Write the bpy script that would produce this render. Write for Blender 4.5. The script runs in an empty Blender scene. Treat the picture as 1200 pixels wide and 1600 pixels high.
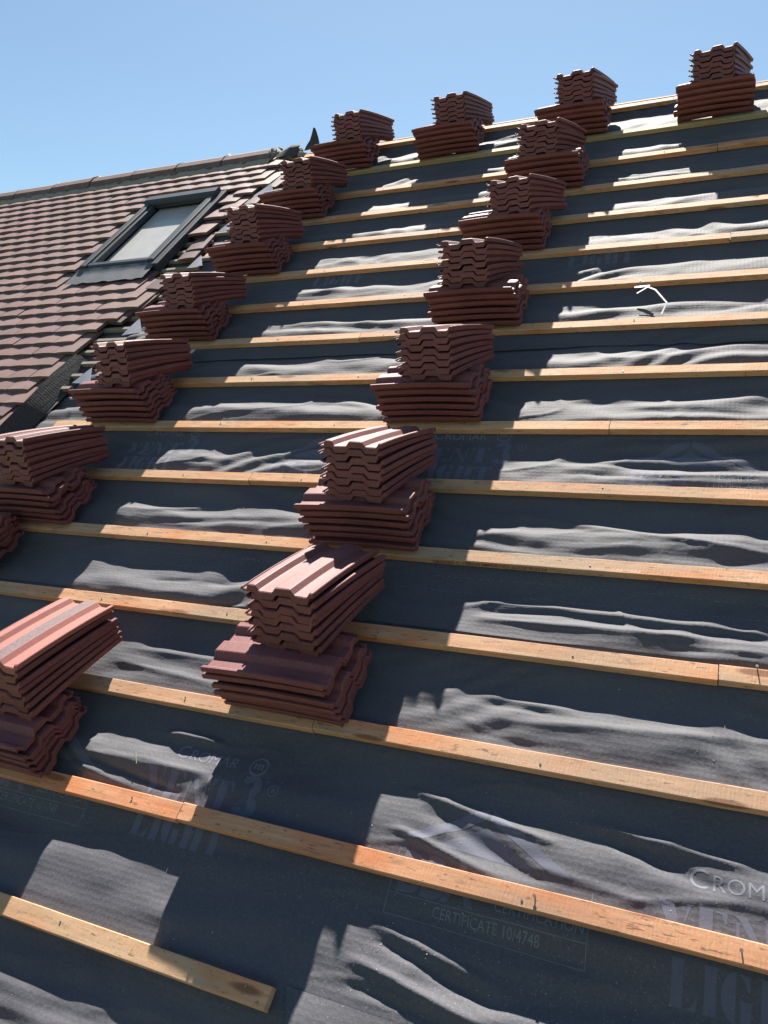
import bpy, bmesh, math, random
import numpy as np
from mathutils import Matrix, Vector
random.seed(7)
rad = math.radians
sc = bpy.context.scene
col = sc.collection

# ------------------------------------------------------------------ frame of the roof slope
# slope coordinates: x along the battens, y up the slope, z out of the slope (metres); S = batten gauge
S = 0.335
PITCH = rad(40.0)
RIDGE_H = 7.2
PL = Matrix.Translation((0, 0, RIDGE_H)) @ Matrix.Rotation(PITCH, 4, 'X')

# ------------------------------------------------------------------ camera
RIGHT = Vector((0.9151006, 0.3102873, -0.2575125))
DOWN = Vector((0.0483829, -0.7185117, -0.6938299))
FWD = Vector((-0.4003124, 0.6224650, -0.6725231))
cm = Matrix.Identity(4)
for i in range(3):
    cm[i][0] = RIGHT[i]; cm[i][1] = -DOWN[i]; cm[i][2] = -FWD[i]
cm.translation = Vector((0.0, -15.7475 * S, 5.62277 * S))
cam = bpy.data.cameras.new('camera')
cam.sensor_fit = 'VERTICAL'; cam.sensor_height = 24.0; cam.lens = 24.0 * 1200 / 1600
cam.clip_start = 0.05; cam.clip_end = 4000
camo = bpy.data.objects.new('camera', cam); col.objects.link(camo)
camo.matrix_world = PL @ cm
sc.camera = camo

# ------------------------------------------------------------------ light
SUN_SLOPE = Vector((-0.62, 3.45, 1.0)).normalized()      # towards the sun, in slope coordinates
SUNW = (PL.to_3x3() @ SUN_SLOPE).normalized()
SUN_EL = math.asin(SUNW.z)
SUN_ROT = math.atan2(SUNW.x, SUNW.y)
w = bpy.data.worlds.new('World'); sc.world = w; w.use_nodes = True
nt = w.node_tree; nt.nodes.clear()
sky = nt.nodes.new('ShaderNodeTexSky'); sky.sky_type = 'NISHITA'; sky.sun_disc = False
sky.sun_elevation = SUN_EL; sky.sun_rotation = SUN_ROT
sky.air_density = 1.0; sky.dust_density = 0.3; sky.ozone_density = 1.5; sky.altitude = 50
bg = nt.nodes.new('ShaderNodeBackground'); bg.inputs['Strength'].default_value = 0.05
wo = nt.nodes.new('ShaderNodeOutputWorld')
sg = nt.nodes.new('ShaderNodeMix'); sg.data_type = 'RGBA'; sg.blend_type = 'MULTIPLY'; sg.inputs[0].default_value = 1.0
sg.inputs[7].default_value = (0.94, 0.995, 0.93, 1.0)
nt.links.new(sky.outputs[0], sg.inputs[6]); nt.links.new(sg.outputs[2], bg.inputs[0]); nt.links.new(bg.outputs[0], wo.inputs[0])
sun = bpy.data.lights.new('sun', 'SUN'); sun.energy = 5.0; sun.angle = rad(0.53); sun.color = (1.0, 0.94, 0.86)
suno = bpy.data.objects.new('sun', sun); col.objects.link(suno)
suno.rotation_mode = 'QUATERNION'; suno.rotation_quaternion = SUNW.to_track_quat('Z', 'Y')
suno.location = (-5, 5, 30)
vs = sc.view_settings
vs.view_transform = 'Standard'; vs.look = 'None'; vs.exposure = 1.56; vs.gamma = 1.0; vs.use_curve_mapping = False

# ------------------------------------------------------------------ materials
class NT:
    def __init__(s, name):
        s.m = bpy.data.materials.new(name); s.m.use_nodes = True
        s.t = s.m.node_tree; s.t.nodes.clear()
        s.out = s.t.nodes.new('ShaderNodeOutputMaterial')
        s.b = s.n('ShaderNodeBsdfPrincipled')
        s.t.links.new(s.b.outputs[0], s.out.inputs[0])
        tc = s.n('ShaderNodeTexCoord'); s.obj = tc.outputs['Object']
        oi = s.n('ShaderNodeObjectInfo'); s.rnd = oi.outputs['Random']; s.ocol = oi.outputs['Color']
    def n(s, t, **k):
        x = s.t.nodes.new(t)
        for a, v in k.items(): setattr(x, a, v)
        return x
    def put(s, inp, v):
        if isinstance(v, bpy.types.NodeSocket): s.t.links.new(v, inp)
        else: inp.default_value = v
    def vmap(s, scale, src=None):
        x = s.n('ShaderNodeMapping'); s.put(x.inputs[0], src or s.obj); x.inputs['Scale'].default_value = scale
        rv = s.n('ShaderNodeVectorMath', operation='ADD'); s.put(rv.inputs[0], x.outputs[0])
        sm = s.n('ShaderNodeMath', operation='MULTIPLY'); s.put(sm.inputs[0], s.rnd); sm.inputs[1].default_value = 57.0
        s.put(rv.inputs[1], sm.outputs[0])
        return rv.outputs[0]
    def noise(s, scale, detail=4, rough=0.55, vec=None):
        x = s.n('ShaderNodeTexNoise'); s.put(x.inputs['Vector'], vec or s.obj)
        x.inputs['Scale'].default_value = scale; x.inputs['Detail'].default_value = detail; x.inputs['Roughness'].default_value = rough
        return x.outputs['Fac']
    def ramp(s, fac, a, b, ca=0.0, cb=1.0):
        x = s.n('ShaderNodeMapRange'); s.put(x.inputs[0], fac)
        x.inputs[1].default_value = a; x.inputs[2].default_value = b; x.inputs[3].default_value = ca; x.inputs[4].default_value = cb
        return x.outputs[0]
    def mix(s, fac, a, b, mode='MIX'):
        x = s.n('ShaderNodeMix', data_type='RGBA', blend_type=mode)
        s.put(x.inputs[0], fac); s.put(x.inputs[6], a); s.put(x.inputs[7], b)
        return x.outputs[2]
    def math(s, op, a, b):
        x = s.n('ShaderNodeMath', operation=op); s.put(x.inputs[0], a); s.put(x.inputs[1], b); return x.outputs[0]
    def bump(s, h, strength, dist, prev=None):
        x = s.n('ShaderNodeBump'); s.put(x.inputs['Height'], h)
        x.inputs['Strength'].default_value = strength; x.inputs['Distance'].default_value = dist
        if prev: s.put(x.inputs['Normal'], prev)
        return x.outputs[0]
    def set(s, **k):
        for a, v in k.items(): s.put(s.b.inputs[a.replace('_', ' ')], v)
        return s.m
def C(r, g, b): return (r, g, b, 1.0)

def felt_material(name, base, mottle, dust=1.0):
    t = NT(name)
    big = t.noise(1.6, 3); fine = t.noise(140, 3, 0.7)
    c = t.mix(t.ramp(big, 0.3, 0.7), base, mottle)
    c = t.mix(t.ramp(fine, 0.35, 0.75, 0, 0.35), c, C(0.13, 0.135, 0.14))
    spot = t.noise(230, 1, 0.5); area = t.noise(1.1, 2)
    m = t.math('MULTIPLY', t.ramp(spot, 0.70, 0.74), t.ramp(area, 0.42, 0.62, 0.15, 1.0))
    c = t.mix(t.math('MULTIPLY', m, 0.28 * dust), c, C(0.5, 0.48, 0.44))
    # embossed bonding dots of the membrane, set in slanting rows
    v = t.n('ShaderNodeTexVoronoi'); t.put(v.inputs['Vector'], t.obj); v.inputs['Scale'].default_value = 62; v.inputs['Randomness'].default_value = 0.3
    wv = t.n('ShaderNodeTexWave'); t.put(wv.inputs['Vector'], t.vmap((1, 0.55, 1))); wv.inputs['Scale'].default_value = 18; wv.inputs['Distortion'].default_value = 3.0
    wv.inputs['Detail'].default_value = 2
    h = t.bump(v.outputs['Distance'], 0.55, 0.0016)
    h = t.bump(wv.outputs['Fac'], 0.10, 0.0010, h)
    h = t.bump(t.noise(48, 4, 0.65), 0.22, 0.0020, h); h = t.bump(fine, 0.60, 0.0011, h)
    return t.set(Base_Color=c, Roughness=0.77, Specular_IOR_Level=0.45, Sheen_Weight=0.06, Sheen_Roughness=0.5, Sheen_Tint=C(1, .97, .93), Normal=h)

M = {}
M['felt'] = felt_material('roofing_felt', C(0.047, 0.046, 0.059), C(0.069, 0.068, 0.078))
M['felt_old'] = felt_material('old_black_felt', C(0.014, 0.014, 0.015), C(0.03, 0.029, 0.028), 0.6)
t = NT('felt_pale_underside'); M['pale'] = t.set(Base_Color=t.mix(t.noise(30), C(0.42, 0.40, 0.44), C(0.56, 0.54, 0.58)), Roughness=0.6)
t = NT('felt_print')
pn = t.ramp(t.noise(55, 4, 0.7), 0.25, 0.45)
M['print'] = t.set(Base_Color=t.mix(pn, C(0.070, 0.072, 0.098), C(0.090, 0.094, 0.128)), Roughness=0.80,
                   Sheen_Weight=0.18, Sheen_Roughness=0.5, Specular_IOR_Level=0.42, Normal=t.bump(t.noise(140, 3, 0.7), 0.45, 0.0012))
t = NT('felt_print_thin')
M['print_thin'] = t.set(Base_Color=t.mix(t.ramp(t.noise(40, 3), 0.25, 0.5), C(0.085, 0.09, 0.115), C(0.14, 0.15, 0.18)), Roughness=0.78)

t = NT('sawn_softwood')
v1 = t.vmap((2.2, 38, 38)); grain = t.noise(1.6, 5, 0.6, v1)
v2 = t.vmap((3.5, 7, 7)); blot = t.noise(1.0, 4, 0.6, v2)
v3 = t.vmap((1.3, 4, 4)); wth = t.noise(1.4, 3, 0.5, v3)
c = t.mix(t.ramp(grain, 0.3, 0.72), C(0.63, 0.405, 0.262), C(0.47, 0.262, 0.148))
c = t.mix(t.ramp(blot, 0.48, 0.66, 0, 0.8), c, C(0.55, 0.23, 0.10))
c = t.mix(t.ramp(wth, 0.48, 0.66, 0, 0.75), c, C(0.36, 0.29, 0.22))
kn = t.n('ShaderNodeTexVoronoi'); t.put(kn.inputs['Vector'], t.vmap((2.0, 9, 9))); kn.inputs['Scale'].default_value = 1.3
c = t.mix(t.ramp(kn.outputs['Distance'], 0.10, 0.16, 0.8, 0.0), c, C(0.16, 0.07, 0.035))
fl = t.noise(60, 2, 0.6, t.vmap((0.5, 2.2, 2.2)))
c = t.mix(t.ramp(fl, 0.62, 0.72, 0, 0.8), c, C(0.12, 0.08, 0.055))
st = t.noise(9, 5, 0.7, t.vmap((1.2, 5, 5)))
c = t.mix(t.ramp(st, 0.55, 0.68, 0, 0.6), c, C(0.24, 0.17, 0.12))
c = t.mix(1.0, c, t.ocol, 'MULTIPLY')
saw = t.n('ShaderNodeTexWave', bands_direction='X'); t.put(saw.inputs['Vector'], t.vmap((1, 0.35, 0.35))); saw.inputs['Scale'].default_value = 30
saw.inputs['Distortion'].default_value = 9.0; saw.inputs['Detail'].default_value = 3; saw.inputs['Detail Scale'].default_value = 2
h = t.bump(saw.outputs['Fac'], 0.22, 0.0014); h = t.bump(grain, 0.5, 0.0015, h); h = t.bump(t.noise(220, 2), 0.25, 0.0006, h)
M['wood'] = t.set(Base_Color=c, Roughness=0.75, Specular_IOR_Level=0.3, Normal=h)
t = NT('old_grey_wood')
g = t.noise(1.6, 4, 0.6, t.vmap((3, 30, 30)))
M['oldwood'] = t.set(Base_Color=t.mix(g, C(0.14, 0.12, 0.10), C(0.30, 0.26, 0.21)), Roughness=0.85)
t = NT('red_ink'); M['ink'] = t.set(Base_Color=C(0.17, 0.045, 0.025), Roughness=0.7)

t = NT('red_concrete_tile')
f1 = t.noise(420, 3, 0.7); f2 = t.noise(9, 4, 0.6, t.vmap((1, 1, 1)))
c = t.mix(t.ramp(f2, 0.32, 0.7), C(0.112, 0.027, 0.028), C(0.155, 0.043, 0.043))
c = t.mix(t.ramp(f1, 0.48, 0.70, 0, 0.45), c, C(0.31, 0.145, 0.125))
c = t.mix(t.ramp(f1, 0.42, 0.30, 0, 0.5), c, C(0.085, 0.032, 0.028))
gr = t.noise(130, 3, 0.75)
c = t.mix(t.ramp(gr, 0.55, 0.75, 0, 0.40), c, C(0.27, 0.125, 0.11)); c = t.mix(t.ramp(gr, 0.44, 0.28, 0, 0.5), c, C(0.07, 0.026, 0.026))
sc1 = t.noise(28, 5, 0.75, t.vmap((1, 1, 1)))
c = t.mix(t.ramp(sc1, 0.66, 0.74, 0, 0.35), c, C(0.40, 0.30, 0.27))
c = t.mix(1.0, c, t.ocol, 'MULTIPLY')
h = t.bump(f1, 0.35, 0.0008); h = t.bump(gr, 0.35, 0.0012, h); h = t.bump(t.noise(40, 4), 0.25, 0.0015, h)
M['tile'] = t.set(Base_Color=c, Roughness=0.60, Specular_IOR_Level=0.5, Normal=h)
# the one weathered tile with a grey band of lichen along its roll
t = NT('weathered_concrete_tile')
sx = t.n('ShaderNodeSeparateXYZ'); t.put(sx.inputs[0], t.obj)
band = t.math('MULTIPLY', t.ramp(sx.outputs[0], 0.112, 0.120), t.ramp(sx.outputs[0], 0.176, 0.168))
sp = t.ramp(t.noise(150, 4, 0.8), 0.38, 0.68)
c = t.mix(t.ramp(t.noise(300, 3, 0.7), 0.3, 0.7), C(0.22, 0.075, 0.06), C(0.36, 0.13, 0.105))
c = t.mix(t.math('MULTIPLY', band, t.ramp(sp, 0, 1, 0.65, 1.0)), c, t.mix(sp, C(0.035, 0.033, 0.036), C(0.16, 0.155, 0.17)))
M['tile_grey'] = t.set(Base_Color=c, Roughness=0.75, Normal=t.bump(t.noise(300, 3), 0.35, 0.0008))

t = NT('weathered_plain_tile')
f2 = t.noise(6, 4, 0.6, t.vmap((1, 1, 1))); f1 = t.noise(120, 3, 0.7)
c = t.mix(t.ramp(f2, 0.3, 0.7), C(0.125, 0.062, 0.056), C(0.182, 0.106, 0.095))
c = t.mix(t.ramp(f1, 0.45, 0.75, 0, 0.4), c, C(0.22, 0.17, 0.13))
c = t.mix(1.0, c, t.ocol, 'MULTIPLY')
M['oldtile'] = t.set(Base_Color=c, Roughness=0.6, Specular_IOR_Level=0.6, Normal=t.bump(f1, 0.3, 0.001))
t = NT('ridge_tile_clay')
c = t.mix(t.ramp(t.noise(7, 4), 0.3, 0.7), C(0.11, 0.062, 0.053), C(0.17, 0.108, 0.092))
c = t.mix(t.ramp(t.noise(25, 4, 0.7), 0.55, 0.7, 0, 0.6), c, C(0.24, 0.22, 0.19))
M['ridge'] = t.set(Base_Color=t.mix(1.0, c, t.ocol, 'MULTIPLY'), Roughness=0.85, Normal=t.bump(t.noise(80, 4), 0.35, 0.002))
t = NT('lime_mortar')
M['mortar'] = t.set(Base_Color=t.mix(t.noise(40, 5, 0.7), C(0.16, 0.145, 0.12), C(0.36, 0.33, 0.28)), Roughness=0.95, Normal=t.bump(t.noise(90, 4), 0.6, 0.003))
t = NT('grey_window_metal')
M['metal'] = t.set(Base_Color=t.mix(t.ramp(t.noise(12, 4), 0.35, 0.7), C(0.034, 0.039, 0.048), C(0.048, 0.054, 0.064)), Roughness=0.5, Metallic=0.0)
t = NT('lead_flashing')
M['lead'] = t.set(Base_Color=t.mix(t.noise(14, 4), C(0.055, 0.057, 0.066), C(0.095, 0.098, 0.11)), Roughness=0.6, Metallic=0.0, Normal=t.bump(t.noise(20, 3), 0.4, 0.003))
t = NT('window_pane_over_blind')
M['pane'] = t.set(Base_Color=t.mix(t.ramp(t.noise(5, 3), 0.3, 0.7), C(0.40, 0.385, 0.355), C(0.47, 0.455, 0.42)), Roughness=0.4, Coat_Weight=0.35, Coat_Roughness=0.08)
t = NT('galvanised_steel'); M['steel'] = t.set(Base_Color=C(0.30, 0.29, 0.28), Roughness=0.45, Metallic=0.8)
t = NT('white_plastic'); M['plastic'] = t.set(Base_Color=C(0.48, 0.48, 0.48), Roughness=0.5)
t = NT('crumbs'); M['grit'] = t.set(Base_Color=t.mix(t.ramp(t.rnd, 0, 1), C(0.42, 0.34, 0.25), C(0.6, 0.55, 0.48)), Roughness=0.9)
t = NT('grass_ground'); M['ground'] = t.set(Base_Color=t.mix(t.noise(0.8, 5), C(0.05, 0.075, 0.025), C(0.10, 0.10, 0.045)), Roughness=0.95)
t = NT('rendered_brick')
bk = t.n('ShaderNodeTexBrick'); t.put(bk.inputs['Vector'], t.obj); bk.inputs['Scale'].default_value = 4.4
bk.inputs['Color1'].default_value = C(0.28, 0.12, 0.08); bk.inputs['Color2'].default_value = C(0.22, 0.10, 0.07); bk.inputs['Mortar'].default_value = C(0.4, 0.37, 0.32)
M['brick'] = t.set(Base_Color=bk.outputs['Color'], Roughness=0.9)

# ------------------------------------------------------------------ helpers
def link(name, me, mat=None, parent=None, color=None):
    o = bpy.data.objects.new(name, me); col.objects.link(o)
    if mat is not None and me is not None and len(me.materials) == 0: me.materials.append(mat)
    if parent is not None: o.parent = parent
    if color: o.color = (*color, 1)
    return o
def mesh(name, verts, faces, smooth=False):
    me = bpy.data.meshes.new(name); me.from_pydata([tuple(map(float, v)) for v in verts], [], faces); me.update()
    if smooth: me.polygons.foreach_set('use_smooth', [True] * len(me.polygons))
    return me
def bm_mesh(name, bm, smooth=False):
    me = bpy.data.meshes.new(name); bm.normal_update(); bm.to_mesh(me); bm.free()
    if smooth: me.polygons.foreach_set('use_smooth', [True] * len(me.polygons))
    return me
def tag(o, label=None, cat=None, group=None, kind=None):
    if label: o['label'] = label
    if cat: o['category'] = cat
    if group: o['group'] = group
    if kind: o['kind'] = kind
    return o
def empty(name, matrix):
    o = bpy.data.objects.new(name, None); col.objects.link(o); o.matrix_world = matrix; o.empty_display_size = 0.1
    return o
def box_bm(bm, x0, x1, y0, y1, z0, z1, bevel=0.0):
    g = bmesh.ops.create_cube(bm, size=1.0)
    vv = g['verts']
    for v in vv:
        v.co = Vector((x0 + (v.co.x + .5) * (x1 - x0), y0 + (v.co.y + .5) * (y1 - y0), z0 + (v.co.z + .5) * (z1 - z0)))
    if bevel > 0:
        es = list({e for v in vv for e in v.link_edges})
        bmesh.ops.bevel(bm, geom=es, offset=bevel, segments=1, affect='EDGES')
def prism_bm(bm, poly_xz, y0, y1):
    """extrude a closed x-z polygon along y"""
    n = len(poly_xz)
    a = [bm.verts.new((x, y0, z)) for x, z in poly_xz]; b = [bm.verts.new((x, y1, z)) for x, z in poly_xz]
    for i in range(n):
        j = (i + 1) % n; bm.faces.new((a[i], a[j], b[j], b[i]))
    bm.faces.new(list(reversed(a))); bm.faces.new(b)

# smooth lattice noise (numpy)
def hash2(i, j, seed):
    h = np.sin(i * 127.1 + j * 311.7 + seed * 74.7) * 43758.5453
    return (h - np.floor(h)) * 2 - 1
def vnoise(x, y, seed):
    xi = np.floor(x); yi = np.floor(y); fx = x - xi; fy = y - yi
    fx = fx * fx * fx * (fx * (fx * 6 - 15) + 10); fy = fy * fy * fy * (fy * (fy * 6 - 15) + 10)
    a = hash2(xi, yi, seed); b = hash2(xi + 1, yi, seed); c_ = hash2(xi, yi + 1, seed); d = hash2(xi + 1, yi + 1, seed)
    return (a * (1 - fx) + b * fx) * (1 - fy) + (c_ * (1 - fx) + d * fx) * fy

# ------------------------------------------------------------------ the setting
bm = bmesh.new(); bmesh.ops.create_grid(bm, x_segments=4, y_segments=4, size=900)
g = link('ground', bm_mesh('ground', bm), M['ground']); g['kind'] = 'structure'

BV = {0: 0.36, 1: -1 + 0.12, 15: -15.04, -1: 0.36}
def batten_v(k): return {0: 0.34, 1: -0.90, 15: -15.04}.get(k, -float(k))
APEX = 0.46                                # ridge line, in gauges
roof = empty('roof', PL); roof['kind'] = 'thing'
tag(roof, 'steep roof slope being retiled, grey felt under rows of timber battens', 'roof')

# ---- felt height field (u, v in gauges) -> metres out of the slope
def gap_frac(v):
    v = np.asarray(v, float)
    k = np.clip(np.ceil(-v) - 1, -1, 40)       # upper batten index
    up = -k.astype(float); lo = up - 1
    up = np.where(k == 0, 0.34, up); lo = np.where(k == 0, -0.90, lo)
    up = np.where(k == 1, -0.90, up)
    return k, np.clip((up - v) / (up - lo), 0, 1)
def felt_z(u, v):
    u = np.asarray(u, float); v = np.asarray(v, float)
    k, tt = gap_frac(v)
    e = np.clip((tt - 0.10) / 0.90, 0, 1)
    pin = np.clip(e / 0.18, 0, 1); pin = pin * pin * (3 - 2 * pin)
    pin2 = np.clip((1 - e) / 0.16, 0, 1); pin2 = pin2 * pin2 * (3 - 2 * pin2)
    p = pin * pin2
    kk = k * 3.7
    sag = np.zeros_like(u)
    for q, a in SAG.items(): sag = np.where(k == q, a, sag)
    o_ = np.zeros_like(u)
    h1 = 0.5 + 0.5 * hash2(k, 3.0 + o_, 1); h2 = 0.5 + 0.5 * hash2(k, 7.0 + o_, 2); h3 = 0.5 + 0.5 * hash2(k, 11.0 + o_, 3)
    b1 = vnoise(u * 0.66 + kk * 1.9, kk + 0.5 + o_, 3)              # how far the felt billows, along the gap
    b2 = vnoise(u * 0.8 + kk, kk * 1.3 + 0.5 + o_, 17)
    cen = 0.70 + 0.13 * vnoise(u * 0.6 + kk, kk * 2.1 + 0.3 + o_, 29) + 0.08 * (h1 - 0.5)
    tro = np.exp(-((e - 0.36) / 0.24) ** 2)
    bump = np.exp(-((e - cen) / (0.13 + 0.05 * h2)) ** 2)
    z = -0.0285 - p * (0.0115 + 0.6 * sag + 0.003 * b2) * tro - 0.3 * sag * p
    z = z + p * np.clip(0.0062 + 0.0120 * b1, -0.004, 0.02) * bump
    ph = 2.4 * vnoise(u * 0.5 + kk, v * 0.6, 37) + kk
    amp = np.where(k == 12, 0.0020, 0.0048) * np.clip(0.35 + 0.5 * h3 + 1.1 * b2, 0.0, 1.4)
    z = z + p * amp * np.sin(2 * np.pi * (e * (1.6 + 1.7 * h2) + ph))
    n1 = vnoise(u * 1.15 - v * 0.55 + kk, v * 3.0 + 2.0 * b1, 11); n2 = vnoise(u * 2.6 + v * 1.1 + kk, v * 6.0 - 0.6 * u, 23)
    z = z + p * (0.0044 * n1 + 0.0028 * n2 + 0.0014 * vnoise(u * 5.2 - v * 1.5, v * 8.5, 31))
    cr = np.clip(1 - np.abs(vnoise(u * 0.9 + 0.55 * v + kk * 0.7, v * 2.2 - 0.45 * u, 51)) * 5.0, 0, 1)     # drawn creases
    z = z + p * 0.0042 * cr * cr * (0.4 + 0.6 * h1)
    for a0, c0, a1, c1, hw, dz in FOLDS:                               # single folds: ridges (+) and hollows (-), millimetres
        if dz > 0: dz, hw = dz * 1.75, max(hw, 0.042)
        else: dz, hw = dz * 0.85, hw * 1.1
        du, dv = a1 - a0, c1 - c0; l2 = du * du + dv * dv
        q = ((u - a0) * du + (v - c0) * dv) / l2; qc = np.clip(q, 0, 1)
        dx = u - (a0 + qc * du); dy = v - (c0 + qc * dv)
        wv = hw * (0.8 + 0.35 * vnoise(u * 3.1 + c0, o_ + a0, 61))
        z = z + p ** 0.5 * dz * 0.00105 * np.exp(-(dy / wv) ** 2 - (dx / (2.2 * hw)) ** 2) * np.clip(1.15 - 0.5 * np.abs(2 * qc - 1) ** 2, 0, 1)
    free = np.clip((u + 2.1) / 1.3, 0, 1) * np.clip((-14.18 - v) / 0.35, 0, 1)      # no batten there: the felt hangs lower
    z = z - 0.030 * free * free * (3 - 2 * free)
    return np.minimum(z, -0.0262 + 0.016 * p)
FOLDS = [(-1.39, -10.75, 0.04, -10.64, 0.075, -11), (-1.78, -10.84, -1.07, -10.85, 0.065, -9), (-1.89, -10.4, 0.36, -10.72, 0.04, 4), (-1.95, -11.64, -1.25, -11.58, 0.04, -8),
         (-1.13, -11.63, 0.41, -11.64, 0.055, -10), (-0.26, -11.85, 0.41, -11.86, 0.035, -7), (-1.98, -11.53, 0.41, -11.58, 0.03, 4), (-1.93, -11.74, 0.41, -11.72, 0.025, 4),
         (-1.72, -12.59, -1.16, -12.6, 0.035, -5.2), (-1.75, -12.85, -1.02, -12.99, 0.08, -6.5), (-1.48, -12.73, 0.36, -12.57, 0.05, 3.25), (-1.84, -12.51, -1.09, -12.55, 0.025, 2.6),
         (-1.85, -13.61, -1.1, -13.9, 0.07, -13), (-2.08, -13.46, -1.06, -13.62, 0.035, 6), (-2.11, -13.79, -1.26, -13.99, 0.035, 7), (-0.62, -13.52, 0.06, -13.68, 0.06, -13),
         (-0.72, -13.43, 0.21, -13.51, 0.04, 6), (-1.02, -13.83, -0.36, -13.89, 0.05, 3), (-2.01, -14.57, -1.23, -14.73, 0.035, -10), (-2.09, -14.47, -1.17, -14.63, 0.03, 5),
         (-2.13, -14.73, -1.29, -14.86, 0.035, 6), (-2.1, -14.88, -1.53, -14.92, 0.03, -9), (-5.2, -13.79, -4.22, -13.9, 0.035, -12), (-5.4, -13.74, -4.09, -13.71, 0.04, 5),
         (-5.38, -13.87, -4.32, -14.01, 0.03, 6), (-4.55, -13.4, -4.1, -13.4, 0.025, 14), (-5.26, -14.04, -4.54, -13.99, 0.035, -6), (-5.58, -12.64, -4.49, -12.71, 0.05, -3.9000000000000004),
         (-5.55, -12.76, -4.42, -12.84, 0.04, 3.25), (-5.37, -12.57, -4.57, -12.57, 0.03, 3.25), (-1.55, -9.57, 0.35, -9.66, 0.04, -7), (-1.48, -9.76, -0.77, -9.77, 0.035, -6),
         (-0.77, -9.8, 0.41, -9.78, 0.03, -5), (-1.15, -8.71, 0.35, -8.8, 0.075, -10), (-1.68, -8.5, -0.89, -8.48, 0.06, 3), (-0.16, -6.74, 0.38, -6.63, 0.055, -7),
         (-0.97, -6.89, -0.3, -6.92, 0.055, -5), (-6.43, -9.73, -5.74, -9.78, 0.07, -8), (-5.16, -9.69, -4.69, -9.72, 0.045, -5), (-6.29, -10.81, -4.36, -10.7, 0.05, -9),
         (-6.83, -10.68, -5.7, -10.5, 0.055, 5), (-5.75, -11.69, -5.33, -11.65, 0.035, -6), (-5.07, -11.66, -4.62, -11.64, 0.04, -7), (-6.55, -5.63, -5.04, -5.62, 0.08, 3),
         (-6.3, -6.62, -5.09, -6.72, 0.055, -5), (-6.44, -8.75, -6.15, -8.78, 0.055, -5), (-4.79, -8.57, -4.29, -8.66, 0.055, -5)]
SAG = {1: 0.007, 2: 0.005, 3: 0.006, 7: 0.006, 9: 0.003, 11: 0.005, 13: 0.002}
LAPS = [-2.9, -7.42, -11.92, -16.35]           # lower edges of the sheets
def sheet_z(u, v, i):
    """height of sheet i (0 = topmost); lifts where it laps over the sheet below"""
    z = felt_z(u, v)
    lo = LAPS[i] if i < len(LAPS) else -99
    d = np.clip((v - lo) / 0.42, 0, 1)
    lift = (1 - d) ** 2
    curl = 0.5 + 0.5 * vnoise(u * 0.8 + 3 * i, np.zeros_like(u) + 0.3, 41)
    near = np.clip((lo + 0.09 - v) / 0.09, 0, 1)
    z = z + 0.0030 * np.clip(lift * 3, 0, 1) + (0.007 if i == 1 else 0.002) * near ** 2 * curl
    return z
GRID = {}
def make_sheet(i, v1, v0, u0=-10.2, u1=4.2):
    step = 0.0125 / S if i >= 2 else 0.016 / S
    nu = int((u1 - u0) / step) + 1; nv = int((v1 - v0) / step * (1.9 if i >= 2 else 1.2)) + 1
    uu = np.linspace(u0, u1, nu); vv = np.linspace(v0, v1, nv)
    U, V = np.meshgrid(uu, vv)
    Ve = V.copy()
    Z = sheet_z(U, V, i)
    if i == 3: Z = Z + 0
    GRID[i] = (uu, vv, Z)
    P = np.stack([U * S, Ve * S, Z], -1).reshape(-1, 3)
    idx = np.arange(nu * nv).reshape(nv, nu)
    q = np.stack([idx[:-1, :-1], idx[:-1, 1:], idx[1:, 1:], idx[1:, :-1]], -1).reshape(-1, 4)
    me = bpy.data.meshes.new('underlay_sheet')
    me.vertices.add(len(P)); me.vertices.foreach_set('co', P.ravel())
    me.loops.add(q.size); me.loops.foreach_set('vertex_index', q.ravel().astype(np.int32))
    me.polygons.add(len(q)); me.polygons.foreach_set('loop_start', np.arange(0, q.size, 4, dtype=np.int32))
    me.polygons.foreach_set('use_smooth', np.ones(len(q), bool))
    me.update(calc_edges=True)
    return link('underlay_sheet', me, M['felt'], roof)
sheets = []
tops = [APEX] + [l + 0.38 for l in LAPS]
bots = LAPS + [-19.5]
for i in range(5): sheets.append(make_sheet(i, tops[i], bots[i]))
def sheet_of(v):
    for i, l in enumerate(LAPS):
        if v > l: return i
    return 4

# the loose flap of felt beside the sawn end of the lowest batten
def flap(u0, u1, v1, v0):
    bm = bmesh.new(); n, m = 26, 22; g = []
    for j in range(m + 1):
        row = []
        for i in range(n + 1):
            a = i / n; b = j / m
            v = v1 + (v0 - v1) * b
            edge = u0 + 0.30 * b + 0.16 * math.sin(b * 2.6)
            u = edge + (u1 - edge) * a
            base = float(felt_z(np.array([u]), np.array([v]))[0])
            lift = 0.034 * (1 - a) ** 3 * min(1, b * 4) + 0.004
            z = base + lift + 0.006 * math.sin(3 * a * math.pi + 2 * b) * b * (1 - a)
            row.append(bm.verts.new((u * S, v * S, z)))
        g.append(row)
    for j in range(m):
        for i in range(n): bm.faces.new((g[j][i], g[j + 1][i], g[j + 1][i + 1], g[j][i + 1]))
    return bm_mesh('felt_flap', bm, True)
o = link('felt_flap', flap(-2.60, -0.6, -15.00, -16.3), M['felt'], roof)
o['label'] = 'loose curled edge of grey felt beside the end of the lowest batten'

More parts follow.
